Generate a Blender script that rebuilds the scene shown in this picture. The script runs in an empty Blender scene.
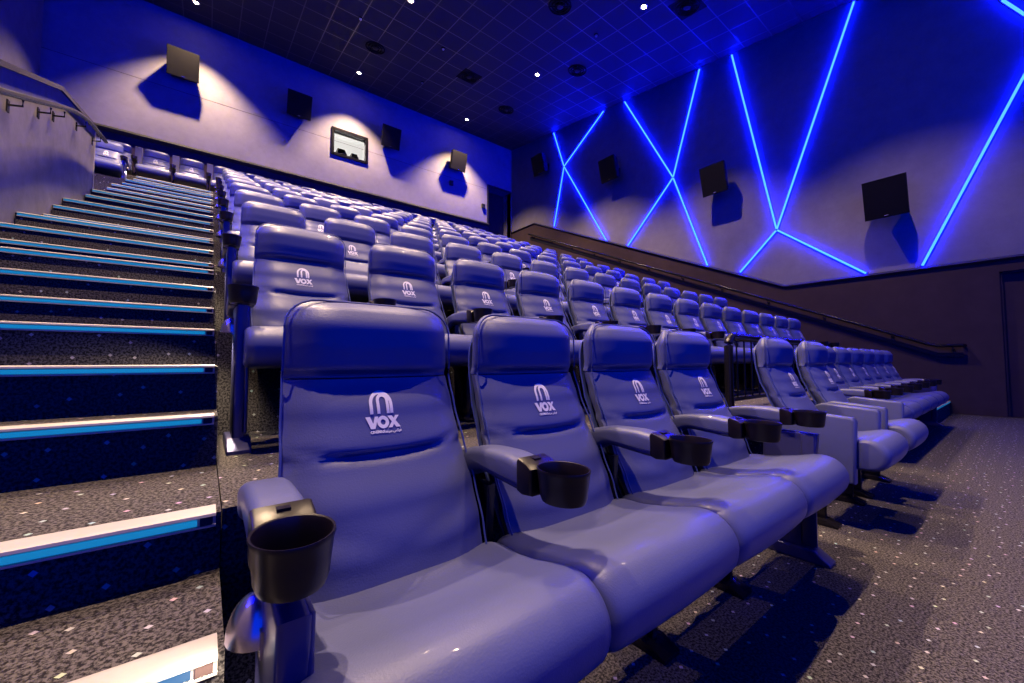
import bpy, bmesh, math, random
from mathutils import Vector, Matrix
random.seed(7)
SC = bpy.context.scene
COL = SC.collection
PI = math.pi

# ------------------------------------------------------------------ room measures (metres)
XW, XL, YB, YF = 10.5, -3.2, 13.6, -4.0          # right wall, left wall, back wall, open screen end
CEIL = lambda y: 8.17 + .153 * y
PITCH, RISE = 1.2, .51
EDGE = lambda k: 1.22 + PITCH * (k - 2)            # front edge of tier k (k >= 2)
TZ = lambda k: 0.0 if k == 1 else .568 + RISE * (k - 2)
XA0, XA1 = -1.22, .045                               # left aisle
XB0 = 8.45                                          # right aisle starts
ORD = ['', 'first', 'second', 'third', 'fourth', 'fifth', 'sixth', 'seventh', 'eighth', 'ninth', 'tenth', 'eleventh',
       'twelfth', 'thirteenth', 'fourteenth', 'fifteenth', 'sixteenth', 'seventeenth']

# ------------------------------------------------------------------ materials
def nt(name):
    m = bpy.data.materials.new(name); m.use_nodes = True
    return m, m.node_tree.nodes, m.node_tree.links, m.node_tree.nodes['Principled BSDF']

def plain(name, col, rough=.5, metal=0, coat=0, bump=0, bscale=200, spec=.5, var=0):
    m, N, L, b = nt(name)
    b.inputs['Base Color'].default_value = (*col, 1)
    b.inputs['Roughness'].default_value = rough
    b.inputs['Metallic'].default_value = metal
    b.inputs['Coat Weight'].default_value = coat
    b.inputs['Specular IOR Level'].default_value = spec
    tc = N.new('ShaderNodeTexCoord')
    if bump:
        n = N.new('ShaderNodeTexNoise'); n.inputs['Scale'].default_value = bscale; n.inputs['Detail'].default_value = 3
        L.new(tc.outputs['Object'], n.inputs['Vector'])
        bp = N.new('ShaderNodeBump'); bp.inputs['Strength'].default_value = bump; bp.inputs['Distance'].default_value = .002
        L.new(n.outputs['Fac'], bp.inputs['Height']); L.new(bp.outputs['Normal'], b.inputs['Normal'])
    if var:
        n = N.new('ShaderNodeTexNoise'); n.inputs['Scale'].default_value = 3.5; n.inputs['Detail'].default_value = 8; n.inputs['Roughness'].default_value = .7
        L.new(tc.outputs['Object'], n.inputs['Vector'])
        r = N.new('ShaderNodeMapRange'); r.inputs['From Min'].default_value = .3; r.inputs['From Max'].default_value = .7
        r.inputs['To Min'].default_value = 1 - var; r.inputs['To Max'].default_value = 1 + var
        L.new(n.outputs['Fac'], r.inputs['Value'])
        v = N.new('ShaderNodeVectorMath'); v.operation = 'SCALE'; v.inputs[0].default_value = col
        L.new(r.outputs['Result'], v.inputs['Scale']); L.new(v.outputs['Vector'], b.inputs['Base Color'])
    return m

def emit(name, col, strength):
    m, N, L, b = nt(name)
    b.inputs['Base Color'].default_value = (.02, .02, .02, 1)
    b.inputs['Emission Color'].default_value = (*col, 1)
    b.inputs['Emission Strength'].default_value = strength
    return m

def carpet(name, lo, hi, dots):
    m, N, L, b = nt(name)
    b.inputs['Roughness'].default_value = .95
    b.inputs['Specular IOR Level'].default_value = .15
    tc = N.new('ShaderNodeTexCoord'); sx = N.new('ShaderNodeSeparateXYZ'); L.new(tc.outputs['Object'], sx.inputs[0])
    ad = N.new('ShaderNodeMath'); ad.operation = 'ADD'; L.new(sx.outputs['Y'], ad.inputs[0]); L.new(sx.outputs['Z'], ad.inputs[1])
    cb = N.new('ShaderNodeCombineXYZ'); L.new(sx.outputs['X'], cb.inputs['X']); L.new(ad.outputs[0], cb.inputs['Y'])
    n = N.new('ShaderNodeTexNoise'); n.noise_dimensions = '2D'; n.inputs['Scale'].default_value = 120; n.inputs['Detail'].default_value = 3
    n.inputs['Roughness'].default_value = .7
    L.new(cb.outputs[0], n.inputs['Vector'])
    r = N.new('ShaderNodeValToRGB'); r.color_ramp.elements[0].position = .40; r.color_ramp.elements[1].position = .60
    r.color_ramp.elements[0].color = (*lo, 1); r.color_ramp.elements[1].color = (*hi, 1)
    L.new(n.outputs['Fac'], r.inputs['Fac'])
    v = N.new('ShaderNodeTexVoronoi'); v.voronoi_dimensions = '2D'; v.distance = 'MANHATTAN'
    v.inputs['Scale'].default_value = 10.5; v.inputs['Randomness'].default_value = .62
    L.new(cb.outputs[0], v.inputs['Vector'])
    lt = N.new('ShaderNodeMath'); lt.operation = 'LESS_THAN'; lt.inputs[1].default_value = .075
    L.new(v.outputs['Distance'], lt.inputs[0])
    hs = N.new('ShaderNodeMixRGB'); hs.inputs['Fac'].default_value = .22
    hs.inputs['Color1'].default_value = (*dots, 1); L.new(v.outputs['Color'], hs.inputs['Color2'])
    mx = N.new('ShaderNodeMixRGB'); L.new(lt.outputs[0], mx.inputs['Fac']); L.new(r.outputs['Color'], mx.inputs['Color1'])
    L.new(hs.outputs['Color'], mx.inputs['Color2']); L.new(mx.outputs['Color'], b.inputs['Base Color'])
    bp = N.new('ShaderNodeBump'); bp.inputs['Strength'].default_value = .5; bp.inputs['Distance'].default_value = .004
    L.new(n.outputs['Fac'], bp.inputs['Height']); L.new(bp.outputs['Normal'], b.inputs['Normal'])
    return m

def ceiling_mat():
    m, N, L, b = nt('ceiling_tiles')
    tc = N.new('ShaderNodeTexCoord')
    br = N.new('ShaderNodeTexBrick'); br.offset = 0; br.inputs['Scale'].default_value = 1
    br.inputs['Brick Width'].default_value = .61; br.inputs['Row Height'].default_value = .61
    br.inputs['Mortar Size'].default_value = .011; br.inputs['Mortar Smooth'].default_value = 0
    br.inputs['Color1'].default_value = br.inputs['Color2'].default_value = (.045, .045, .055, 1)
    br.inputs['Mortar'].default_value = (.16, .15, .15, 1)
    mp = N.new('ShaderNodeMapping'); mp.inputs['Location'].default_value = (.12, .25, 0)
    L.new(tc.outputs['Object'], mp.inputs['Vector']); L.new(mp.outputs['Vector'], br.inputs['Vector'])
    L.new(br.outputs['Color'], b.inputs['Base Color'])
    mr = N.new('ShaderNodeMapRange'); mr.inputs['To Min'].default_value = .85; mr.inputs['To Max'].default_value = .42
    L.new(br.outputs['Fac'], mr.inputs['Value']); L.new(mr.outputs['Result'], b.inputs['Roughness'])
    L.new(br.outputs['Fac'], b.inputs['Metallic'])
    return m

M = dict(
    leather=plain('blue_leather', (.092, .104, .225), .42, coat=.12, bump=.25, bscale=260, var=.06),
    shell=plain('seat_shell', (.05, .07, .24), .45, var=.05),
    cup=plain('black_plastic', (.009, .006, .008), .3, spec=.35, bump=.05, var=.1),
    steel=plain('dark_painted_steel', (.06, .06, .16), .28, metal=.4, var=.08),
    chrome=plain('brushed_steel', (.55, .5, .55), .25, metal=1, var=.05),
    alu=plain('aluminium_nosing', (.45, .42, .38), .55, metal=.25, bump=.1, bscale=90, var=.12),
    print=plain('white_print', (.85, .83, .82), .6, var=.02),
    wall=plain('fabric_wall', (.34, .31, .31), .95, bump=.6, bscale=60, spec=.1, var=.10),
    dado=plain('dark_fabric_dado', (.085, .055, .055), .9, bump=.5, bscale=60, spec=.15, var=.12),
    black=plain('matte_black', (.008, .008, .01), .7, var=.1),
    speaker=plain('speaker_black', (.009, .008, .009), .7, spec=.15, bump=.3, bscale=300, var=.1),
    speaker_lit=plain('speaker_lit_grille', (.014, .012, .010), .8, spec=.2, bump=.5, bscale=300, var=.06),  # speaker black lightened, warm downlight painted into the colour
    white=plain('booth_white', (.8, .8, .8), .7, var=.02),
    grey=plain('grey_panel', (.2, .19, .2), .8, bump=.3, bscale=100, var=.1),
    rail=plain('black_tube', (.02, .018, .022), .22, metal=.5, var=.1),
    parapet=plain('plaster_parapet', (.28, .25, .24), .85, bump=1.0, bscale=150, spec=.2, var=.22),
    carpet=carpet('speckled_carpet', (.014, .012, .014), (.125, .113, .108), (.45, .43, .42)),
    ceil=ceiling_mat(),
    led=emit('blue_led', (.0007, .0035, 1.0), 190),
    step_led=emit('step_led', (.004, .27, .68), .7),
    lamp=emit('downlight_lens', (1, .74, .5), 60),
    dome_lamp=emit('aisle_lamp', (1, .8, .55), 18),
    exitlamp=emit('red_led', (1, .2, .1), 1.0),
)
gl = bpy.data.materials.new('booth_glass'); gl.use_nodes = True
gb = gl.node_tree.nodes['Principled BSDF']; gb.inputs['Base Color'].default_value = (1, 1, 1, 1)
gb.inputs['Roughness'].default_value = 0; gb.inputs['Transmission Weight'].default_value = 1; gb.inputs['IOR'].default_value = 1.05
M['glass'] = gl

# ------------------------------------------------------------------ mesh helpers
class MB:
    def __init__(s): s.v = []; s.f = []
    def add(s, vs, fs):
        o = len(s.v); s.v += [tuple(v) for v in vs]; s.f += [tuple(i + o for i in f) for f in fs]; return s
    def box(s, x0, x1, y0, y1, z0, z1, mat=None):
        vs = [Vector((x, y, z)) for x in (x0, x1) for y in (y0, y1) for z in (z0, z1)]
        if mat is not None: vs = [mat @ v for v in vs]
        return s.add(vs, [(0, 1, 3, 2), (4, 6, 7, 5), (0, 4, 5, 1), (2, 3, 7, 6), (0, 2, 6, 4), (1, 5, 7, 3)])
    def tube(s, pts, r, n=12, caps=True):
        pts = [Vector(p) for p in pts]; rings = []
        up = Vector((0, 0, 1))
        for i, p in enumerate(pts):
            d = (pts[min(i + 1, len(pts) - 1)] - pts[max(i - 1, 0)]).normalized()
            a = d.cross(up)
            if a.length < .05: a = d.cross(Vector((1, 0, 0)))
            a.normalize(); b = a.cross(d).normalized()
            rings.append([p + a * (r * math.cos(2 * PI * k / n)) + b * (r * math.sin(2 * PI * k / n)) for k in range(n)])
        return s.rings(rings, caps)
    def rings(s, rings, caps=True):
        n = len(rings[0]); vs = [v for r in rings for v in r]; fs = []
        for i in range(len(rings) - 1):
            for k in range(n):
                a, b = i * n + k, i * n + (k + 1) % n
                fs.append((a, b, b + n, a + n))
        if caps: fs += [tuple(range(n))[::-1], tuple(range((len(rings) - 1) * n, len(rings) * n))]
        return s.add(vs, fs)
    def prism(s, poly, axis, a, b, rnd=0, nr=4):
        """extrude a 2D outline along an axis ('x': outline is y,z; 'y': x,z; 'z': x,y), edges rounded by rnd"""
        cx = sum(p[0] for p in poly) / len(poly); cy = sum(p[1] for p in poly) / len(poly)
        def inset(d):
            if d <= 0: return poly
            out = []
            n = len(poly)
            area = sum(poly[i][0] * poly[(i + 1) % n][1] - poly[(i + 1) % n][0] * poly[i][1] for i in range(n))
            sg = 1 if area > 0 else -1
            for i in range(n):
                p0, p1, p2 = poly[i - 1], poly[i], poly[(i + 1) % n]
                e1 = Vector((p1[0] - p0[0], p1[1] - p0[1])); e2 = Vector((p2[0] - p1[0], p2[1] - p1[1]))
                if e1.length < 1e-9 or e2.length < 1e-9: out.append(p1); continue
                e1.normalize(); e2.normalize()
                n1 = Vector((-e1.y, e1.x)) * sg; n2 = Vector((-e2.y, e2.x)) * sg
                m = n1 + n2
                m = m.normalized() / max(.5, math.sqrt(max(0, (1 + n1.dot(n2)) / 2))) if m.length > 1e-6 else n1
                out.append((p1[0] + m.x * d, p1[1] + m.y * d))
            return out
        st = []
        if rnd > 0:
            for k in range(nr + 1):
                t = k / nr * PI / 2; st.append((a + rnd * (1 - math.sin(t)) if False else a + rnd * (1 - math.cos(PI / 2 - t)) * 0 + rnd * (1 - math.cos(t)) * 0 + rnd * (1 - math.sin(PI / 2 - t)) , rnd * (1 - math.cos(PI / 2 - t))))
            st = [(a + rnd * (1 - math.cos(k / nr * PI / 2)), rnd * (1 - math.sin(k / nr * PI / 2))) for k in range(nr + 1)]
            st += [(b - (q[0] - a), q[1]) for q in reversed(st)]
        else: st = [(a, 0), (b, 0)]
        R = []
        for w, d in st:
            pl = inset(d)
            if axis == 'x': R.append([(w, p[0], p[1]) for p in pl])
            elif axis == 'y': R.append([(p[0], w, p[1]) for p in pl])
            else: R.append([(p[0], p[1], w) for p in pl])
        return s.rings(R)
    def mesh(s, name, mat, smooth=40):
        me = bpy.data.meshes.new(name); me.from_pydata([tuple(v) for v in s.v], [], s.f); me.update()
        bm = bmesh.new(); bm.from_mesh(me); bmesh.ops.recalc_face_normals(bm, faces=bm.faces[:]); bm.to_mesh(me); bm.free()
        if smooth:
            me.polygons.foreach_set('use_smooth', [True] * len(me.polygons))
            me.set_sharp_from_angle(angle=math.radians(smooth))
        if mat is not None: me.materials.append(mat)
        return me

def link(name, me, parent=None, loc=(0, 0, 0), rot=(0, 0, 0)):
    o = bpy.data.objects.new(name, me); COL.objects.link(o)
    o.location = loc; o.rotation_euler = rot
    if parent is not None: o.parent = parent
    return o
def tag(o, label=None, cat=None, group=None, kind=None):
    if label: o['label'] = label
    if cat: o['category'] = cat
    if group: o['group'] = group
    if kind: o['kind'] = kind
    return o
def struct(name, mb, mat, smooth=0, parent=None):
    o = link(name, mb.mesh(name, mat, smooth), parent)
    if parent is None: o['kind'] = 'structure'
    return o
def empty(name, loc=(0, 0, 0), rz=0): return link(name, None, None, loc, (0, 0, rz))

def catmull(pts, n=6, closed=True):
    out = []; N = len(pts)
    rng = range(N) if closed else range(N - 1)
    for i in rng:
        if closed: p = [pts[(i + j - 1) % N] for j in range(4)]
        else: p = [pts[max(0, min(N - 1, i + j - 1))] for j in range(4)]
        for k in range(n):
            t = k / n
            out.append(tuple(.5 * ((2 * p[1][c]) + (-p[0][c] + p[2][c]) * t + (2 * p[0][c] - 5 * p[1][c] + 4 * p[2][c] - p[3][c]) * t * t
                                   + (-p[0][c] + 3 * p[1][c] - 3 * p[2][c] + p[3][c]) * t ** 3) for c in range(len(pts[0]))))
    if not closed: out.append(tuple(pts[-1]))
    return out
def interp(tab, z):
    if z <= tab[0][0]: return tab[0][1]
    for (a, va), (b, vb) in zip(tab, tab[1:]):
        if z <= b:
            t = (z - a) / (b - a); t = t * t * (3 - 2 * t) * .5 + t * .5
            return va + (vb - va) * t
    return tab[-1][1]

# ------------------------------------------------------------------ cinema seat
FRONT = [(.40, -.30), (.50, -.262), (.60, -.222), (.70, -.172), (.80, -.122), (.885, -.088)]
BACK = [(.38, -.20), (.50, -.14), (.60, -.085), (.70, -.035), (.80, .01), (.90, .035), (1.0, .045), (1.10, .04)]
HFRONT = [(.888, -.085), (.92, -.098), (.97, -.104), (1.02, -.104), (1.06, -.094), (1.09, -.065)]
WID = [(.38, .445), (.50, .466), (.60, .470), (.75, .452), (.90, .438), (1.02, .434), (1.10, .42)]
def back_front(x, z):
    """y of the padded front surface of the backrest"""
    w = interp(WID, z) / 2
    y = interp(FRONT, z)
    u = min(1, abs(x) / w)
    y += .030 * u ** 4                                     # padded edges fall away
    zs = .702 + .018 * u ** 2 + (.010 if u > .62 else 0)   # lower seam, sagging in the middle
    dep = .016 if u < .62 else .006
    y += dep * math.exp(-((z - zs) / .009) ** 2)
    if z < zs: y -= .012 * math.sin(PI * max(0, min(1, (z - .42) / (zs - .42)))) * (1 - u * u)
    else: y -= .011 * math.sin(PI * max(0, min(1, (z - zs) / (.885 - zs)))) * (1 - u ** 2)
    y += .004 * math.exp(-((z - .50 - .06 * math.sin(u * 2)) / .02) ** 2) * (u < .8)
    return y
def shell_loft(z0, z1, front, nz, nx=20, top_round=0, bot_round=.0):
    """closed padded slab: rings over z, each ring runs over the front and back of the pad"""
    mb = MB(); R = []
    for i in range(nz + 1):
        t = i / nz
        z = z0 + (z1 - z0) * t
        w = interp(WID, z) / 2; yb = interp(BACK, z)
        sh = 0
        if top_round and z > z1 - top_round:
            q = (z - (z1 - top_round)) / top_round; sh = 1 - math.sqrt(max(0, 1 - q * q))
        if bot_round and z < z0 + bot_round:
            q = ((z0 + bot_round) - z) / bot_round; sh = (1 - math.sqrt(max(0, 1 - q * q))) * .5
        w2 = w - sh * .075
        ring = []
        mid = (front(0, z) + yb) / 2
        for k in range(nx + 1):
            a = -1 + 2 * k / nx; a = math.sin(a * PI / 2)
            yf = front(a * w, z); e = abs(a) ** 6
            y = yf * (1 - e) + (mid - .01) * e
            y = y + (mid - y) * sh * .85
            ring.append((a * w2, y, z))
        for k in range(1, nx):
            a = 1 - 2 * k / nx; a = math.sin(a * PI / 2); e = abs(a) ** 6
            y = yb * (1 - e) + (mid + .01) * e
            y = y + (mid - y) * sh * .85
            ring.append((a * w2, y, z))
        R.append(ring)
    return mb.rings(R)
def head_front(x, z):
    w = interp(WID, z) / 2; u = min(1, abs(x) / w)
    y = interp(HFRONT, z) + .028 * u ** 4
    y += (.012 if u < .66 else .004) * math.exp(-((z - .893) / .010) ** 2)
    return y
def spread(zs):  # uneven slices, dense near the seam
    return zs
bk = shell_loft(.385, .885, back_front, 56, bot_round=.03)
ME = {}
ME['backrest'] = bk.mesh('backrest', M['leather'], 60)
ME['headrest'] = shell_loft(.888, 1.09, head_front, 34, top_round=.085, bot_round=.0).mesh('headrest', M['leather'], 60)
# moulded rear shell behind the cushion
sh = MB(); R = []
for i in range(21):
    z = .40 + .64 * i / 20; w = interp(WID, z) / 2 - .012; yb = interp(BACK, z)
    q = max(0, (i - 16) / 4); w -= .05 * (1 - math.sqrt(max(0, 1 - q * q)))
    ring = [(x * w, yb - .012 + .03 * (1 - abs(x) ** 3), z) for x in [-1, -.9, -.6, 0, .6, .9, 1]]
    ring += [(x * w, yb - .02, z) for x in [1, .6, 0, -.6, -1]]
    R.append(ring)
ME['shell'] = sh.rings(R).mesh('back_shell', M['shell'], 50)
# edge piping: up one side, over the top and down the other
pp = []
for i in range(34):
    z = .42 + .595 * i / 33
    pp.append((interp(WID, z) / 2 + .001, (interp(BACK, z) + (interp(FRONT, z) if z < .885 else interp(HFRONT, z))) / 2 - .03, z))
zt, wt, yt = pp[-1][2], pp[-1][0], pp[-1][1]
for i in range(1, 7):
    t = i / 6 * PI / 2
    pp.append((wt - .080 * (1 - math.cos(t)), yt + .02 * math.sin(t), zt + .069 * math.sin(t)))
pp = pp + [(-a, b, c) for a, b, c in reversed(pp)]
ME['piping'] = MB().tube(pp, .0028, 6).mesh('piping', M['shell'], 60)

# seat cushion: side outline swept across the width with a crowned, rounded edge
prof = catmull([(-.20, .36), (-.22, .445), (-.33, .462), (-.44, .484), (-.525, .504), (-.582, .498), (-.622, .465), (-.636, .42), (-.620, .365), (-.57, .335), (-.45, .33), (-.30, .335)], 6)
def seat_mesh(hw):
    mb = MB(); R = []; nx = 26
    for i in range(nx + 1):
        a = -1 + 2 * i / nx; a = math.sin(a * PI / 2)
        d = 1 - abs(a)
        k = max(0, 1 - d / .13); ins = .034 * (1 - math.sqrt(max(0, 1 - k * k)))
        ring = []
        for (y, z) in prof:
            cy, cz = -.42, .415
            vy, vz = y - cy, z - cz; l = math.hypot(vy, vz)
            yy = y - vy / l * ins; zz = z - vz / l * ins
            if z > .42: zz += .006 * (1 - a * a) - .004
            if z > .44 and -.62 < y < -.3: zz += -.009 * math.exp(-(a / .45) ** 2) * math.exp(-((y + .40) / .09) ** 2)
            if y < -.55: yy -= .010 * (1 - a * a)
            ring.append((a * hw, yy, zz))
        R.append(ring)
    return mb.rings(R).mesh('seat', M['leather'], 60)
ME['seat'] = seat_mesh(.284); ME['seat_narrow'] = seat_mesh(.2735)
# armrest pad: arched, wrapped in leather; cup holder at its nose
arm_out = catmull([(-.12, .575), (-.11, .63), (-.20, .660), (-.32, .668), (-.38, .664), (-.430, .654), (-.436, .596), (-.39, .590), (-.31, .596), (-.22, .600), (-.16, .572)], 5)
def arm_mesh():
    return MB().prism(arm_out, 'x', -.043, .043, .020, 4).mesh('armrest', M['leather'], 60)
ME['armrest'] = arm_mesh()
def cup_mesh():
    mb = MB(); n = 32
    P = [(.036, .590), (.044, .592), (.0475, .602), (.0500, .630), (.0530, .654), (.0548, .659), (.0540, .663), (.0510, .662), (.0490, .655), (.0465, .630), (.0440, .602), (.0, .599)]
    R = []
    for r, z in P:
        r = max(r, .001)
        R.append([(r * math.cos(2 * PI * k / n), -.512 + r * 1.20 * math.sin(2 * PI * k / n), z) for k in range(n)])
    mb.rings(R)
    # collar joining cup and pad
    out = [(-.452, .592), (-.452, .652), (-.435, .662), (-.405, .670), (-.398, .662), (-.400, .594), (-.42, .588)]
    mb.prism(out, 'x', -.045, .045, .006, 2)
    # little badge on the collar
    mb.box(-.010, .010, -.428, -.412, .655, .6685)
    return mb.mesh('cup_holder', M['cup'], 45)
ME['cup'] = cup_mesh()
# plain side panel used by the two single seats
ME['panel'] = MB().prism([(-.50, .26), (-.51, .600), (-.497, .617), (-.22, .640), (-.17, .62), (-.14, .50), (-.20, .26)], 'x', -.034, .034, .012, 3).mesh('side_panel', M['leather'], 40)
# floor leg under the row
lg = MB()
lg.prism([(-.36, .03), (-.36, .28), (-.44, .335), (-.16, .335), (-.20, .30), (-.22, .03)], 'x', -.014, .014, .004, 2)
lg.prism([(-.42, 0), (-.42, .012), (-.36, .035), (-.22, .035), (-.14, .012), (-.14, 0)], 'x', -.045, .045, .004, 2)
lg.prism([(-.20, .33), (-.215, .59), (-.13, .59), (-.10, .33)], 'x', -.014, .014, .004, 2)
ME['leg'] = lg.mesh('leg', M['rail'], 40)
# row end stanchion: tall blade from floor to armrest
ep = MB()
ep.prism([(-.525, .588), (-.30, .595), (-.29, .45), (-.33, .05), (-.50, .05), (-.505, .40)], 'x', -.022, .022, .010, 3)
ep.prism([(-.56, 0), (-.56, .014), (-.50, .055), (-.30, .055), (-.20, .014), (-.20, 0)], 'x', -.042, .042, .006, 3)
ep.prism([(-.51, .07), (-.515, .585), (-.46, .585), (-.45, .07)], 'x', .012, .028, .006, 2)
ME['end_panel'] = ep.mesh('end_panel', M['steel'], 45)
# half-dome aisle light cover
def dome_mesh():
    mb = MB(); R = []
    for j in range(13):
        t = j / 12 * PI / 2
        rr = math.cos(t); h = math.sin(t)
        R.append([(-.046 * rr * math.sin(PI * k / 20) - .0, .046 * rr * math.cos(PI * k / 20) * 1.1, .066 * h) for k in range(21)])
    mb.rings(R, caps=False)
    mb.box(-.004, .0, -.058, .058, -.012, .03)
    me = mb.mesh('aisle_light', M['chrome'], 60)
    return me
ME['dome'] = dome_mesh()
ME['dome_bulb'] = MB().rings([[(-.024 + r * math.cos(2 * PI * k / 12), r * math.sin(2 * PI * k / 12), z) for k in range(12)] for r, z in ((.001, -.002), (.016, 0), (.019, .012), (.012, .022), (.001, .026))]).mesh('bulb', M['dome_lamp'], 60)
# divider between the seats of the top row
ME['divider'] = MB().prism([(-.10, .66), (-.10, 1.05), (-.06, 1.07), (.02, 1.07), (.02, .66)], 'x', -.062, .062, .008, 2).mesh('divider_panel', M['grey'], 40)

# printed emblem: double arch, three letters, a small second line
def logo_mesh():
    mb = MB()
    def arch(r0, r1, cx, base, top):
        R = []
        pts = [(-1, base)] + [None] * 17 + [(1, base)]
        a_in, a_out = [], []
        steps = [(-1, base + (top - base) * i / 4) for i in range(4)]
        for x, z in steps: a_out.append((cx - r1, z)); a_in.append((cx - r0, z))
        for i in range(17):
            t = PI - PI * i / 16
            a_out.append((cx + r1 * math.cos(t), top + r1 * math.sin(t))); a_in.append((cx + r0 * math.cos(t), top + r0 * math.sin(t)))
        for x, z in reversed(steps): a_out.append((cx + r1, z)); a_in.append((cx + r0, z))
        n = len(a_out)
        mb.add([(x, 0, z) for x, z in a_out + a_in], [(i, i + 1, n + i + 1, n + i) for i in range(n - 1)])
    arch(.0225, .031, -.001, .030, .055)
    arch(.0085, .0165, .0035, .030, .062)
    def poly(p): mb.add([(x, 0, z) for x, z in p], [tuple(range(len(p)))])
    # V
    poly([(-.045, .024), (-.033, .024), (-.0265, .008), (-.030, -.004), (-.034, -.004)])
    poly([(-.030, -.004), (-.0265, .008), (-.021, .024), (-.0115, .024), (-.0225, -.004)])
    # O
    n = 24; vo = [(-.0005 + r * math.cos(2 * PI * k / n) * 1.05, 0, .010 + r * math.sin(2 * PI * k / n)) for r in (.0148, .0062) for k in range(n)]
    mb.add(vo, [(k, (k + 1) % n, n + (k + 1) % n, n + k) for k in range(n)])
    # X
    poly([(.012, .024), (.0245, .024), (.045, -.004), (.0325, -.004)])
    poly([(.0335, .024), (.044, .024), (.0315, .0095), (.0262, .0125)])
    poly([(.0115, -.004), (.0225, -.004), (.0300, .0070), (.0240, .0115)])
    # second line
    def text(body, size, cx, z, off=0):
        cu = bpy.data.curves.new('t', 'FONT'); cu.body = body; cu.size = size; cu.align_x = 'CENTER'; cu.offset = off; cu.resolution_u = 1
        ob = bpy.data.objects.new('t', cu); COL.objects.link(ob)
        dg = bpy.context.evaluated_depsgraph_get(); me = bpy.data.meshes.new_from_object(ob.evaluated_get(dg))
        mb.add([(v.co.x + cx, 0, v.co.y + z) for v in me.vertices], [tuple(p.vertices) for p in me.polygons])
        bpy.data.objects.remove(ob); bpy.data.meshes.remove(me); bpy.data.curves.remove(cu)
    text('CINEMAS', .0088, -.0185, -.0145, .00035)
    text('\uFE8E\uFEE4\uFEE8\uFEF4\uFEB3 \uFEB2\uFEDB\uFEEE\uFB6C', .0088, .0225, -.0145, .00035)
    mb.v = [(x * .95 - .008, back_front(x, .768 + z) - .0022, .768 + z) for x, y, z in mb.v]
    me = bpy.data.meshes.new('logo'); me.from_pydata(mb.v, [], mb.f); me.update(); me.materials.append(M['print'])
    return me
ME['logo'] = logo_mesh()

ARM = .29
def arm(root, x, style, end=None, up=0):
    """armrest with what carries it; end = -1/+1 when it closes the row on that side"""
    if style == 'panel':
        link('side_panel', ME['panel'], root, (x, 0, 0)); link('leg', ME['leg'], root, (x, 0, 0)); return
    a = link('armrest', ME['armrest'], root, (x, .02 if up else 0, up))
    link('cup_holder', ME['cup'], a)
    if end:
        p = link('end_panel', ME['end_panel'], root, (x, 0, 0), (0, 0, 0))
        if end > 0: p.scale = (-1, 1, 1)
        d = link('aisle_light', ME['dome'], p, (-.022, -.34, .485))
    else:
        link('leg', ME['leg'], root, (x, 0, 0))
DOMES = []
def cinema_seat(x, y, z, label, group, left_end=False, right_end=False, style='cup', divider=False, rz=0, aw=ARM, up=0):
    r = empty('cinema_seat', (x, y, z), rz)
    tag(r, label, 'seat', group)
    b = link('backrest', ME['backrest'], r)
    link('logo', ME['logo'], b); link('piping', ME['piping'], b)
    link('headrest', ME['headrest'], r)
    link('back_shell', ME['shell'], r)
    link('seat', ME['seat'] if aw > .28 else ME['seat_narrow'], r)
    arm(r, -aw + (.015 if up and left_end else 0), style, -1 if left_end else None, up)
    if left_end: DOMES.append((x - aw - .05, y - .34, z + .475))
    if right_end or style == 'panel': arm(r, aw, style, 1 if right_end and style != 'panel' else None, up)
    if divider: link('divider_panel', ME['divider'], r, (aw + .02, 0, 0))
    return r

row_g = lambda k: 'blue leather cinema seats of the ' + ORD[k] + ' row'
for i in range(4):
    nm = ['first of the front row by the stairs', 'second from the stairs in the front row', 'third from the stairs in the front row',
          'fourth from the stairs in the front row'][i]
    cinema_seat(.365 + .546 * i, 1.13, 0, 'blue cinema seat with white emblem, ' + nm, 'joined blue seats of the front row', left_end=i == 0, right_end=i == 3, aw=.2745, up=.03)
cinema_seat(3.12, 1.09, 0, 'single blue cinema seat between solid side panels, in front of the black railing', 'single seats in the middle of the front row', style='panel')
cinema_seat(3.91, 1.09, 0, 'single blue cinema seat between solid side panels, just past the black railing', 'single seats in the middle of the front row', style='panel')
for i in range(6):
    nm = 'leftmost' if i == 0 else ('rightmost' if i == 5 else ORD[i + 1] + ' from its left end')
    cinema_seat(5.13 + .582 * i, 1.32, 0, 'blue cinema seat in the far front row block, ' + nm, 'far block of blue seats in the front row', left_end=False, right_end=i == 5)
for k in range(2, 10):
    for i in range(14):
        nm = {0: 'beside the lit stairs', 13: 'beside the right-hand wall aisle'}.get(i, ORD[i + 1] + ' seat from the lit stairs')
        cinema_seat(.405 + .58 * i, 1.24 + PITCH * (k - 1), TZ(k), 'blue cinema seat, %s row from the front, %s' % (ORD[k], nm), row_g(k), left_end=i == 0, right_end=i == 13)
for i in range(17):
    cinema_seat(-2.28 + .635 * i, 12.04, TZ(10), 'blue cinema seat in the top row, %s' % ('leftmost' if i == 0 else 'rightmost' if i == 16 else ORD[i + 1] + ' seat from its left end'),
                'cinema seats of the top row', left_end=i == 0, right_end=i == 16, divider=i < 16, aw=.3175)
for i in range(2):
    cinema_seat(-1.62 - .58 * i, 1.24 + PITCH * 8, TZ(9), 'blue cinema seat left of the stairs behind the parapet, ' + ('next to the steps' if i == 0 else 'against the left-hand wall'),
                'seats left of the stairs', left_end=i == 1, right_end=i == 0)

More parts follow.
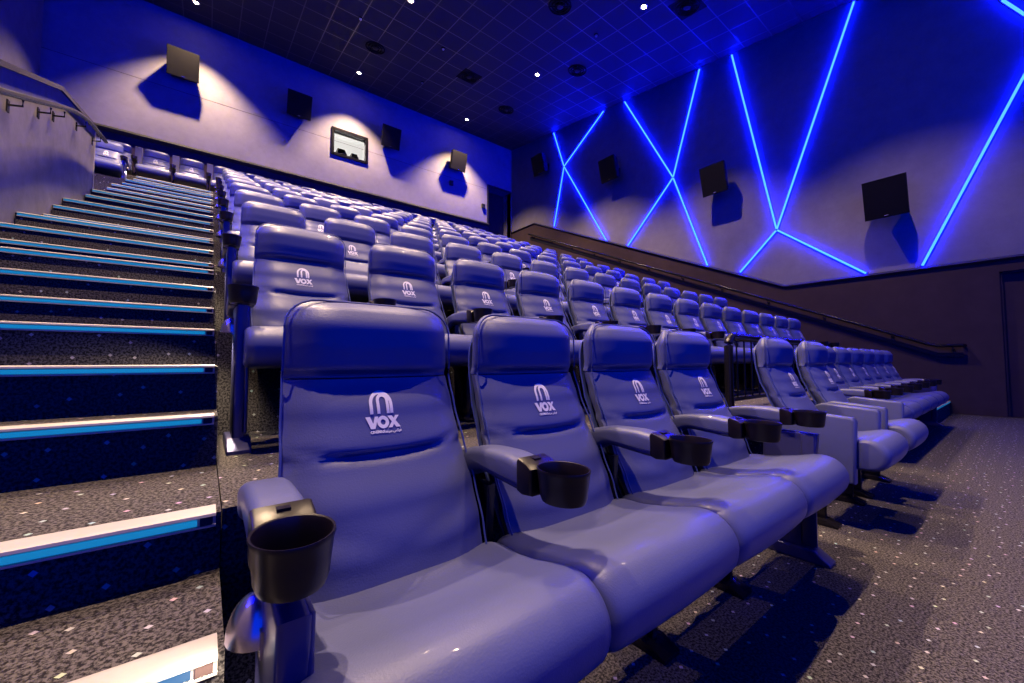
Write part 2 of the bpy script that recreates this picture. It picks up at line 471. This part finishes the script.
# ------------------------------------------------------------------ room shell
struct('floor', MB().box(XL, XW + .26, YF, 1.3, -.2, 0), M['carpet'])
for k in range(2, 11):
    y0 = EDGE(k); y1 = EDGE(k + 1) if k < 10 else YB
    mb = MB()
    x0 = XA1 if k < 8 else XL
    if k < 10:
        mb.box(XA1, XB0, y0, y1, -.2, TZ(k))
        if k >= 8: mb.box(XL, XA0, y0, y1, -.2, TZ(k))
    else: mb.box(XL, XW, y0, y1, -.2, TZ(k))
    struct('floor_tier', mb, M['carpet'])
def wall_grid(name, axis, c, th, a, b, z0, ztop, holes, mat):
    """wall slab with rectangular holes; ztop(a) gives its top"""
    xs = sorted({a, b} | {h[0] for h in holes} | {h[1] for h in holes}); zs = sorted({z0} | {h[2] for h in holes} | {h[3] for h in holes})
    mb = MB()
    for i in range(len(xs) - 1):
        for j in range(len(zs)):
            za = zs[j]; last = j == len(zs) - 1
            xm = (xs[i] + xs[i + 1]) / 2
            zb = None if last else zs[j + 1]
            if not last and any(h[0] < xm < h[1] and h[2] < (za + zb) / 2 < h[3] for h in holes): continue
            t0, t1 = (ztop(xs[i]), ztop(xs[i + 1])) if last else (zb, zb)
            if axis == 'y':
                vs = [(x, y, z) for (x, t) in ((xs[i], t0), (xs[i + 1], t1)) for y in (c, c + th) for z in (za, t)]
            else:
                vs = [(x, y, z) for (y, t) in ((xs[i], t0), (xs[i + 1], t1)) for x in (c, c + th) for z in (za, t)]
            mb.add(vs, [(0, 1, 3, 2), (4, 6, 7, 5), (0, 4, 5, 1), (2, 3, 7, 6), (0, 2, 6, 4), (1, 5, 7, 3)])
    return struct(name, mb, mat)
WIN = (3.10, 4.17, 7.72, 8.54); DOOR = (9.25, 10.42, TZ(10), 8.3)
wall_grid('wall_back', 'y', YB, .25, XL - .25, XW + .25, 0, lambda a: CEIL(YB) + .3, [WIN, DOOR], M['wall'])
RD = (-.95, .22, 0, 2.42)
wall_grid('wall_right', 'x', XW, .25, YF, YB, 0, lambda y: CEIL(y) + .1, [RD], M['wall'])
wall_grid('wall_left', 'x', XL - .25, .25, YF, YB, 0, lambda y: CEIL(y) + .1, [], M['wall'])
mb = MB()
mb.add([(x, y, CEIL(y) + dz) for x in (XL - .25, XW + .25) for y in (YF, YB + .25) for dz in (0, .15)],
       [(0, 1, 3, 2), (4, 6, 7, 5), (0, 4, 5, 1), (2, 3, 7, 6), (0, 2, 6, 4), (1, 5, 7, 3)])
struct('ceiling', mb, M['ceil'])

# dark dado: level at the front, climbing with the stairs, level at the back
DZ = lambda y: 2.63 if y < 3.32 else min(6.52, 2.63 + (y - 3.32) * (6.52 - 2.63) / (12.05 - 3.32))
mb = MB()
def dadoseg(y0, y1, zb=0):
    mb.add([(x, y, z) for (y, zt) in ((y0, DZ(y0)), (y1, DZ(y1))) for x in (XW - .035, XW + .001) for z in (zb, zt)],
           [(0, 1, 3, 2), (4, 6, 7, 5), (0, 4, 5, 1), (2, 3, 7, 6), (0, 2, 6, 4), (1, 5, 7, 3)])
dadoseg(YF, RD[0]); dadoseg(RD[1], 3.32); dadoseg(3.32, 12.05); dadoseg(12.05, YB); dadoseg(RD[0], RD[1], RD[3])
struct('wall_dado_right', mb, M['dado'])
mb = MB(); mb.box(XL, 9.25, YB - .035, YB + .001, 0, 6.60); mb.box(10.42, XW - .035, YB - .035, YB, 0, 6.6)
struct('wall_dado_back', mb, M['dado'])
# thin black capping strips
def capstrip(pts, w, h):
    m_ = MB()
    for (p, q) in zip(pts, pts[1:]):
        p, q = Vector(p), Vector(q); m_.tube([p, q], h, 4)
    return m_
struct('trim_1', capstrip([(XW - .04, y, DZ(y)) for y in (YF, 3.32, 12.05, YB - .04)], .03, .04), M['black'])
struct('trim_2', capstrip([(XL, YB - .04, 6.62), (9.22, YB - .04, 6.62)], .03, .075), M['black'])
# faint panel joints in the fabric of the back wall
struct('trim_3', MB().box(XL, 9.25, YB - .003, YB, 8.15, 8.158), M['dado'])

# doors
d = empty('door_1', (DOOR[0], YB + .5, DOOR[2])); d['kind'] = 'structure'
w_ = DOOR[1] - DOOR[0]; h_ = DOOR[3] - DOOR[2]
link('reveal', MB().box(-.02, 0, -.5, .0, 0, h_).box(w_, w_ + .02, -.5, 0, 0, h_).box(-.02, w_ + .02, -.5, 0, h_, h_ + .02).mesh('reveal', M['wall'], 0), d)
link('leaf', MB().box(0, w_, 0, .05, 0, h_).box(.08, w_ - .08, -.01, 0, .1, 1.0).mesh('leaf', M['black'], 0), d)
link('frame', MB().box(-.06, 0, -.53, -.49, 0, h_ + .06).box(0, w_, -.53, -.49, h_, h_ + .06).mesh('frame', M['black'], 0), d)
d = empty('door_2', (XW + .05, 0, 0)); d['kind'] = 'structure'
link('leaf', MB().box(0, .05, RD[0], RD[1], 0, RD[3]).mesh('leaf', M['dado'], 0), d)
link('frame', MB().box(-.05, 0, RD[1] - .03, RD[1] + .0, 0, RD[3]).box(-.05, 0, RD[0], RD[1], RD[3] - .03, RD[3]).mesh('frame', M['dado'], 0), d)
link('handle', MB().tube([(-.05, -.75, 1.0), (-.05, -.62, 1.0)], .012).mesh('handle', M['chrome'], 40), d)

# projection booth window
wn = empty('window_1', (0, YB, 0)); wn['kind'] = 'structure'
x0, x1, z0, z1 = WIN
fr = MB()
for a in ((x0 - .05, x0 + .03, z0 - .05, z1 + .05), (x1 - .03, x1 + .05, z0 - .05, z1 + .05)): fr.box(a[0], a[1], -.05, .10, a[2], a[3])
fr.box(x0, x1, -.05, .10, z0 - .05, z0 + .03); fr.box(x0, x1, -.05, .10, z1 - .03, z1 + .05)
link('window_frame', fr.mesh('window_frame', M['rail'], 0), wn)
link('pane', MB().box(x0 + .03, x1 - .03, .05, .058, z0 + .03, z1 - .03).mesh('pane', M['glass'], 0), wn)
bo = MB()
bo.box(x0 - 1, x1 + 1, 2.2, 2.25, z0 - .9, z1 + .9); bo.box(x0 - 1.05, x0 - 1, .25, 2.25, z0 - .9, z1 + .9); bo.box(x1 + 1, x1 + 1.05, .25, 2.25, z0 - .9, z1 + .9)
bo.box(x0 - 1, x1 + 1, .25, 2.25, z1 + .9, z1 + .95); bo.box(x0 - 1, x1 + 1, .25, 2.25, z0 - .95, z0 - .9)
link('booth_shell', bo.mesh('booth_shell', M['white'], 0), wn)
for (px, pw, ph, lab) in ((3.48, .30, .36, 'left'), (3.9, .24, .33, 'right')):
    pr = empty('projector', (px, YB + .30, 7.74))
    tag(pr, 'small projector behind the lit booth window, %s one of two' % lab, 'projector', 'booth projectors')
    link('body', MB().prism([(-pw / 2, 0), (pw / 2, 0), (pw / 2, ph * .6), (pw / 4, ph), (-pw / 2, ph)], 'y', 0, .4, .015).mesh('body', M['speaker_lit'], 40), pr)
    link('lens', MB().tube([(0, -.12, ph * .4), (0, 0, ph * .4)], .06, 16).mesh('lens', M['black'], 40), pr)
link('shelf', MB().box(x0 - .3, x1 + .3, .26, 1.1, 7.69, 7.74).mesh('shelf', M['white'], 0), wn)

# ------------------------------------------------------------------ stairs
def profile():
    P = [(.58, .22), (.86, .435), (EDGE(2) - .02, TZ(2)), (1.74, TZ(2) + .17), (1.98, TZ(2) + .34)]
    for k in range(3, 10):
        P += [(EDGE(k), TZ(k)), (EDGE(k) + .62, TZ(k) + .17), (EDGE(k) + .89, TZ(k) + .34)]
    P += [(EDGE(10), TZ(10))]
    return P
PRO = profile()
def stairs(x0, x1, label, PRO):
    r = empty('staircase', (0, 0, 0)); tag(r, label, 'stairs')
    for i, (y, z) in enumerate(PRO[:-1]):
        yn = PRO[i + 1][0]; zp = PRO[i - 1][1] if i else 0
        st = link('step', MB().box(x0, x1, y, yn, -.2, z).mesh('step', M['carpet'], 0), r)
        nosing(st, x0, x1, y, z)
    st = link('step', MB().box(x0, x1, PRO[-1][0] - .005, PRO[-1][0], PRO[-2][1], PRO[-1][1] + .001).mesh('step', M['carpet'], 0), r)
    nosing(st, x0, x1, *PRO[-1])
    return r
def nosing(st, x0, x1, y, z):
    a, b = x0 + .01, x1 - .01
    # aluminium profile: ribbed tread plate and a lip with a channel for the light
    out = [(y + .055, z), (y + .055, z + .004), (y + .040, z + .007), (y + .03, z + .005), (y + .02, z + .007), (y + .01, z + .005), (y - .004, z + .007), (y - .016, z + .004),
           (y - .018, z - .002), (y - .010, z - .004), (y - .010, z - .022), (y - .014, z - .023), (y - .014, z - .028), (y, z - .028), (y, z)]
    link('nosing', MB().prism(out, 'x', a, b).mesh('nosing', M['alu'], 30), st)
    link('led_strip', MB().box(a + .004, b - .035, y - .0125, y - .009, z - .0205, z - .006).mesh('led_strip', M['step_led'], 0), st)
    link('end_cap', MB().box(b - .03, b - .006, y - .0135, y - .009, z - .022, z - .004).mesh('end_cap', M['dado'], 0), st)
stairs(XA0 + .005, XA1 - .003, 'dark speckled carpeted staircase with blue lit step edges between parapet and seats', PRO)
stairs(XB0 + .003, XW - .04, 'carpeted staircase mostly hidden behind the seats, along the right-hand wall', [(.86, .22), (1.04, .40)] + PRO[2:])

# ------------------------------------------------------------------ parapet left of the stairs
PT = [(1.15, 1.62), (2.2, 2.10), (4.39, 3.03), (5.77, 3.62), (7.30, 3.94)]
r = empty('parapet', (XA0, 0, 0)); tag(r, 'grey plastered parapet wall with dark coping, left of the stairs', 'parapet')
mb = MB()
poly = [(PT[0][0], -.2)] + PT + [(PT[-1][0], -.2)]
link('body', MB().prism(poly, 'x', -.16, 0).mesh('body', M['parapet'], 0), r)
cp = MB()
for (a, b) in zip(PT, PT[1:]):
    cp.add([(x, y, z + dz) for (y, z) in (a, b) for x in (-.18, .02) for dz in (0, .045)], [(0, 1, 3, 2), (4, 6, 7, 5), (0, 4, 5, 1), (2, 3, 7, 6), (0, 2, 6, 4), (1, 5, 7, 3)])
link('coping', cp.mesh('coping', M['rail'], 0), r)
link('corner_trim', MB().box(-.17, .008, PT[-1][0], PT[-1][0] + .02, 0, PT[-1][1]).mesh('corner_trim', M['alu'], 0), r)
# wall mounted handrail on the parapet
hr = empty('handrail', (XA0 + .085, 0, 0)); tag(hr, 'dark tube handrail on brackets along the grey parapet', 'handrail')
HP = [(1.3, 1.52), (4.42, 2.86), (6.10, 3.57), (7.42, 3.86)]
link('rail', MB().tube([(0, y, z) for y, z in catmull(HP, 5, False)], .022, 12).mesh('rail', M['rail'], 60), hr)
def railz(tab, y):
    for (a, b) in zip(tab, tab[1:]):
        if a[0] <= y <= b[0]: return a[1] + (b[1] - a[1]) * (y - a[0]) / (b[0] - a[0])
    return tab[-1][1]
for y in (1.9, 2.8, 3.6, 4.52, 5.15, 5.55, 6.35, 7.1):
    z = railz(HP, y)
    b = MB().tube([(0, y, z - .02), (0, y, z - .07), (-.07, y, z - .085)], .008, 8)
    b.box(-.075, -.066, y - .02, y + .02, z - .14, z - .05)
    link('bracket', b.mesh('bracket', M['rail'], 40), hr)

# handrail on the right wall
hr = empty('handrail', (XW - .13, 0, 0)); tag(hr, 'long black handrail climbing the dark dado of the right-hand wall', 'handrail')
HP2 = [(.66, 1.20), (.96, 1.20), (12.3, 6.13)]
link('rail', MB().tube([(.075, .645, 1.20), (0, .66, 1.20), (0, .96, 1.20), (0, 1.1, 1.245)] + [(0, .96 + (12.3 - .96) * t / 12, 1.20 + (6.13 - 1.20) * t / 12) for t in range(1, 13)], .03, 12).mesh('rail', M['rail'], 60), hr)
for y in [.78] + [1.55 + 1.05 * i for i in range(11)]:
    z = railz(HP2, y)
    b = MB().tube([(0, y, z - .02), (0, y, z - .075), (.085, y, z - .09)], .010, 8)
    b.box(.078, .087, y - .025, y + .025, z - .15, z - .05)
    link('bracket', b.mesh('bracket', M['rail'], 40), hr)
link('rail_shadow_strip', MB().add([(x, y, z + dz) for (y, z) in ((.66, 1.20), (.96, 1.20), (12.3, 6.13)) for x in (.07, .083) for dz in (-.20, -.12)],
     [(0, 1, 3, 2), (8, 10, 11, 9)] + [(a + o, b + o, c + o, d_ + o) for o in (0, 4) for (a, b, c, d_) in ((0, 4, 5, 1), (2, 3, 7, 6), (0, 2, 6, 4), (1, 5, 7, 3))]).mesh('rail_shadow_strip', M['black'], 0), hr)  # black strip standing in for the handrail's shadow on the dado

# black safety railing at the edge of the second tier
rg = empty('safety_railing', (3.10, 1.36, TZ(2))); tag(rg, 'black tube railing with thin bars behind the front row gap', 'railing')
LR, HR = 2.15, .545
top = [(0, 0, 0)] + [(0, 0, .3)] + [(.07 - .07 * math.cos(t * PI / 2 / 5), 0, HR - .07 + .07 * math.sin(t * PI / 2 / 5)) for t in range(6)] + [(LR - .07 + .07 * math.sin(t * PI / 2 / 5), 0, HR - .07 + .07 * math.cos(t * PI / 2 / 5)) for t in range(6)] + [(LR, 0, .3), (LR, 0, 0)]
link('top_rail', MB().tube(top, .031, 14).mesh('top_rail', M['rail'], 60), rg)
link('bottom_rail', MB().box(0, LR, -.015, .015, .06, .085).mesh('bottom_rail', M['rail'], 0), rg)
for i in range(1, 16):
    x = LR * i / 16
    link('bar', MB().tube([(x, 0, .08), (x, 0, HR)], .0065, 8).mesh('bar', M['rail'], 60), rg)
for x in (0, LR):
    link('foot_plate', MB().box(x - .05, x + .05, -.05, .05, 0, .008).mesh('foot_plate', M['rail'], 0), rg)

# ------------------------------------------------------------------ blue light strips on the right-hand wall
def strip(p, q, lab, xw=XW, grp='blue light strips on the right-hand wall'):
    (y0, z0), (y1, z1) = p, q; sg = 1 if xw > 0 else -1
    L_ = math.hypot(y1 - y0, z1 - z0); a = math.atan2(z1 - z0, y1 - y0)
    o = empty('light_strip', (xw, y0, z0)); o.rotation_euler = (a, 0, 0)
    tag(o, lab, 'light strip', grp)
    link('channel', MB().box(min(-.012 * sg, -.001 * sg), max(-.012 * sg, -.001 * sg), 0, L_, -.028, .028).mesh('channel', M['black'], 0), o)
    link('diffuser', MB().prism([(-.012 * sg, -.019), (-.03 * sg, -.016), (-.034 * sg, 0), (-.03 * sg, .016), (-.012 * sg, .019)], 'y', 0.02, L_ - .02).mesh('diffuser', M['led'], 0), o)
c = lambda y: (y, CEIL(y) - .03)
G1, G2, G3 = (10.36, 8.24), (6.0, 6.19), (3.45, 3.99)
strip(c(10.91), G1, 'blue light strip, upper left arm of the farthest crossing'); strip(c(8.45), G1, 'blue light strip, upper right arm of the farthest crossing')
strip(G1, (10.91, 6.08), 'blue light strip, lower left arm of the farthest crossing'); strip(G1, (8.40, 4.92), 'blue light strip, lower right arm of the farthest crossing')
strip(c(7.62), G2, 'blue light strip, upper left arm of the middle crossing'); strip(c(5.16), G2, 'blue light strip, upper right arm of the middle crossing')
strip(G2, (7.58, 4.56), 'blue light strip, lower left arm of the middle crossing'); strip(G2, (5.07, 3.44), 'blue light strip, lower right arm of the middle crossing')
strip(c(4.33), G3, 'blue light strip, upper left arm of the nearest crossing'); strip(c(1.90), G3, 'blue light strip, long upper right arm of the nearest crossing')
strip(G3, (4.29, 3.12), 'blue light strip, lower left arm of the nearest crossing'); strip(G3, (1.89, 2.68), 'blue light strip, lower right arm of the nearest crossing')
strip((1.12, 2.68), (-.42, 6.20), 'blue light strip rising alone by the right edge of the wall')
strip((.02, 7.04), (-.42, 6.20), 'short blue light strip in the top right corner of the wall')
strip((.02, 7.04), c(.35), 'blue light strip running up to the ceiling near the screen end')

LG = 'added unseen blue light strips on the left-hand wall'  # strips out of view, added to bring more blue light into the hall
for n_, (yc, zc, u0, u1, d0, d1) in enumerate(((6.0, 6.4, 7.5, 5.1, 7.4, 5.0), (3.3, 4.9, 4.3, 1.9, 4.2, 1.9))):
    w_ = ('farther', 'nearer')[n_]
    strip(c(u0), (yc, zc), 'added unseen blue light strip on the left-hand wall, upper back arm of the %s crossing' % w_, XL, LG); strip(c(u1), (yc, zc), 'added unseen blue light strip on the left-hand wall, upper front arm of the %s crossing' % w_, XL, LG)
    strip((yc, zc), (d0, zc - 1.5), 'added unseen blue light strip on the left-hand wall, lower back arm of the %s crossing' % w_, XL, LG); strip((yc, zc), (d1, zc - 1.5), 'added unseen blue light strip on the left-hand wall, lower front arm of the %s crossing' % w_, XL, LG)

# ------------------------------------------------------------------ wall speakers
def speaker(x, y, z, rz, tilt, w, h, lab, grille):
    """faces local -y"""
    s = empty('wall_speaker', (x, y, z), rz); tag(s, lab, 'speaker', 'cinema wall speakers')
    Rm = Matrix.Rotation(tilt, 4, 'X')
    mb = MB(); d1 = .16
    mb.add([Rm @ Vector(v) for v in [(-w / 2, -d1, -h / 2), (w / 2, -d1, -h / 2), (w / 2, -d1, h / 2), (-w / 2, -d1, h / 2), (-w * .36, .12, -h * .40), (w * .36, .12, -h * .40), (w * .36, .12, h * .44), (-w * .36, .12, h * .44)]],
           [(0, 1, 2, 3), (4, 7, 6, 5), (0, 4, 5, 1), (1, 5, 6, 2), (2, 6, 7, 3), (3, 7, 4, 0)])
    link('cabinet', mb.mesh('cabinet', M['speaker'], 0), s)
    g = MB().box(-w / 2 + .01, w / 2 - .01, -d1 - .02, -d1, -h / 2 + .01, h / 2 - .01, Rm)
    link('grille', g.mesh('grille', grille, 0), s)
    dw = .22 if abs(rz) < .1 else .34
    b = MB().box(-.05, .05, .08, dw, -.04, .04); b.box(-.11, .11, dw - .01, dw + .005, -.12, .12)
    link('bracket', b.mesh('bracket', M['black'], 0), s)
    link('badge', MB().box(-.03, .03, -d1 - .023, -d1 - .02, -h / 2 + .03, -h / 2 + .045, Rm).mesh('badge', M['chrome'], 0), s)
BS = [(-.68, 'nearest the stairs'), (2.05, 'left of the booth window'), (4.9, 'right of the booth window'), (7.6, 'nearest the dark doorway')]
for i, (x, t_) in enumerate(BS):
    speaker(x, YB - .24, 8.74, 0, math.radians(15), .66, .70, 'square wall speaker high on the back wall, ' + t_, M['speaker_lit'] if i in (0, 3) else M['speaker'])  # outer two get the grille with downlight painted into its colour
RS = [(1.5, 4.02, 'largest and nearest'), (4.64, 5.53, 'between the nearest and middle light crossings'), (7.93, 7.07, 'between the middle and farthest light crossings'), (11.28, 8.57, 'smallest, by the far corner')]
for y, z, t_ in RS:
    speaker(XW - .36, y, z, -PI / 2, math.radians(14), .62, .72, 'dark square speaker on the right-hand wall, ' + t_, M['speaker'])
for (x, z, lab) in ((7.47, 7.92, 'small black box on the back wall below the speaker by the doorway'), (8.98, 7.36, 'small black box on the back wall beside the doorway')):
    o = empty('wall_sensor', (x, YB, z)); tag(o, lab, 'sensor')
    link('housing', MB().prism([(-.07, -.09), (.07, -.09), (.07, .09), (-.07, .09)], 'y', -.08, 0, .01).mesh('housing', M['black'], 0), o)
    link('lens', MB().tube([(0, -.085, .03), (0, -.08, .03)], .025, 12).mesh('lens', M['rail'], 0), o)

# ------------------------------------------------------------------ ceiling fittings
SL = math.atan(.153)
LX = [-.45, 3.62, 7.62]; LY = [12.66, 8.62, 4.98, 1.35]
tr = MB().rings([[(r_ * math.cos(2 * PI * k / 24), r_ * math.sin(2 * PI * k / 24), z) for k in range(24)] for r_, z in ((.052, .03), (.052, -.004), (.075, -.012), (.085, -.006), (.085, .005))], caps=False).mesh('trim_ring', M['alu'], 50)
ln = MB().rings([[(r_ * math.cos(2 * PI * k / 20), r_ * math.sin(2 * PI * k / 20), z) for k in range(20)] for r_, z in ((.001, -.006), (.03, -.004), (.052, 0), (.052, .02))]).mesh('lens', M['lamp'], 50)
cols = ['left', 'middle', 'right']
for j, y in enumerate(LY):
    for i, x in enumerate(LX):
        z = CEIL(y)
        o = empty('ceiling_downlight', (x, y, z)); o.rotation_euler = (SL, 0, 0)
        tag(o, 'warm round ceiling downlight, %s line, %s from the back wall' % (cols[i], ORD[j + 1]), 'ceiling light', 'ceiling downlights')
        link('trim_ring', tr, o, (0, 0, -.001)); link('lens', ln, o, (0, 0, -.005))
        ld = bpy.data.lights.new('downlight_beam', 'SPOT'); ld.energy = 1700 * {(0, 1): 2.2, (1, 1): 2.4, (2, 1): .8, (0, 2): 1.5, (2, 2): .4, (2, 3): .3, (0, 3): 1.5, (1, 3): .5}.get((i, j), 1); ld.color = (1, .70, .44)
        ld.spot_size = math.radians(95 if j == 0 else 78 if i == 1 else 89); ld.spot_blend = .65 if j == 0 else .5; ld.shadow_soft_size = .05
        lo = bpy.data.objects.new('downlight_beam', ld); COL.objects.link(lo); lo.location = (x, y, z - .05)
def diffuser(x, y, r, lab, plate, n=0):
    o = empty('ceiling_diffuser', (x, y, CEIL(y))); o.rotation_euler = (SL, 0, 0)
    tag(o, lab, 'ceiling vent', 'round ceiling vents')
    rings = MB()
    for q in (1.0, .72, .44):
        rr = r * q
        rings.rings([[(a * math.cos(2 * PI * k / 28), a * math.sin(2 * PI * k / 28), z) for k in range(28)] for a, z in ((rr, 0), (rr, -.02), (rr * .93, -.035), (rr * .86, -.02), (rr * .86, 0))], caps=False)
    for k in range(4):
        a = k * PI / 4
        rings.tube([(-r * math.cos(a), -r * math.sin(a), -.02), (r * math.cos(a), r * math.sin(a), -.02)], .008, 6)
    link('vanes', rings.mesh('vanes', M['speaker'], 40), o)
    link('hub', MB().rings([[(a * math.cos(2 * PI * k / 20), a * math.sin(2 * PI * k / 20), z) for k in range(20)] for a, z in ((r * .30, 0), (r * .28, -.04), (.001, -.05))], caps=False).mesh('hub', M['black'], 40), o)
    if plate: link('plate', MB().box(-.30, .30, -.30, .30, -.006, .001).mesh('plate', M['speaker_lit'], 0), o)
for (x, y, t_, pl) in ((6.25, 6.27, 'above the middle rows, left of the pair over the seats', False), (8.28, 4.32, 'nearest the camera side, by the right-hand wall', True),
                       (8.28, 7.62, 'small one near the blue light strips', False), (3.58, 11.0, 'above the booth window', False),
                       (6.22, 10.22, 'on a pale square plate', True), (8.2, 10.95, 'by the far corner', False)):
    diffuser(x, y, .27, 'round black ceiling vent ' + t_, pl)
for (x, y, t_) in ((2.9, 10.1, 'above the left-hand wall light'), (5.0, 9.6, 'between two round vents'), (7.55, 6.3, 'near the right-hand downlight line'), (5.3, 11.6, 'close to the back wall')):
    o = empty('smoke_detector', (x, y, CEIL(y))); o.rotation_euler = (SL, 0, 0)
    tag(o, 'tiny round ceiling detector ' + t_, 'smoke detector', 'ceiling detectors')
    link('base', MB().tube([(0, 0, 0), (0, 0, -.02)], .05, 16).mesh('base', M['speaker_lit'], 40), o)
    link('sensor_head', MB().rings([[(a * math.cos(2 * PI * k / 16), a * math.sin(2 * PI * k / 16), z) for k in range(16)] for a, z in ((.035, -.02), (.03, -.045), (.001, -.05))], caps=False).mesh('sensor_head', M['alu'], 40), o)

# warm aisle lamps under the steel domes
for (x, y, z) in DOMES + [(-1.27, 10.5, TZ(9) + .43), (-1.27, 11.70, TZ(10) + .43)]:
    if x < -2: continue
    ld = bpy.data.lights.new('aisle_lamp', 'SPOT'); ld.energy = 3 if y < 1 else 12; ld.color = (1, .82, .62); ld.shadow_soft_size = .02
    ld.spot_size = math.radians(150); ld.spot_blend = .6
    lo = bpy.data.objects.new('aisle_lamp', ld); COL.objects.link(lo); lo.location = (x - .01, y, z)
    lo.rotation_euler = (0, math.radians(25), 0)
# booth light
ld = bpy.data.lights.new('booth_lamp', 'POINT'); ld.energy = 1100; ld.color = (1, .97, .92); ld.shadow_soft_size = .15
lo = bpy.data.objects.new('booth_lamp', ld); COL.objects.link(lo); lo.location = (3.6, YB + .55, 9.2)

# ------------------------------------------------------------------ blue light of the rest of the hall
wd = bpy.data.worlds.new('World'); SC.world = wd; wd.use_nodes = True
bg = wd.node_tree.nodes['Background']; bg.inputs['Color'].default_value = (.0, .035, 1, 1); bg.inputs['Strength'].default_value = 1.3

# ------------------------------------------------------------------ camera
cd = bpy.data.cameras.new('Camera'); cam = bpy.data.objects.new('Camera', cd); COL.objects.link(cam); SC.camera = cam
cd.sensor_width = 36; cd.lens = 397.0 / 1024 * 36; cd.clip_start = .02
yaw, p = math.radians(52.3), math.radians(2.8)
cam.location = (0, 0, .93)
dv = Vector((math.cos(yaw) * math.cos(p), math.sin(yaw) * math.cos(p), math.sin(p)))
cam.rotation_euler = dv.to_track_quat('-Z', 'Y').to_euler()

SC.view_settings.view_transform = 'Standard'; SC.view_settings.look = 'None'
SC.view_settings.gamma = 1; SC.view_settings.use_curve_mapping = False; SC.view_settings.exposure = 0.0
SC.cycles.use_denoising = True
SC.cycles.max_bounces = 5; SC.cycles.diffuse_bounces = 0
SC.cycles.sample_clamp_indirect = 4
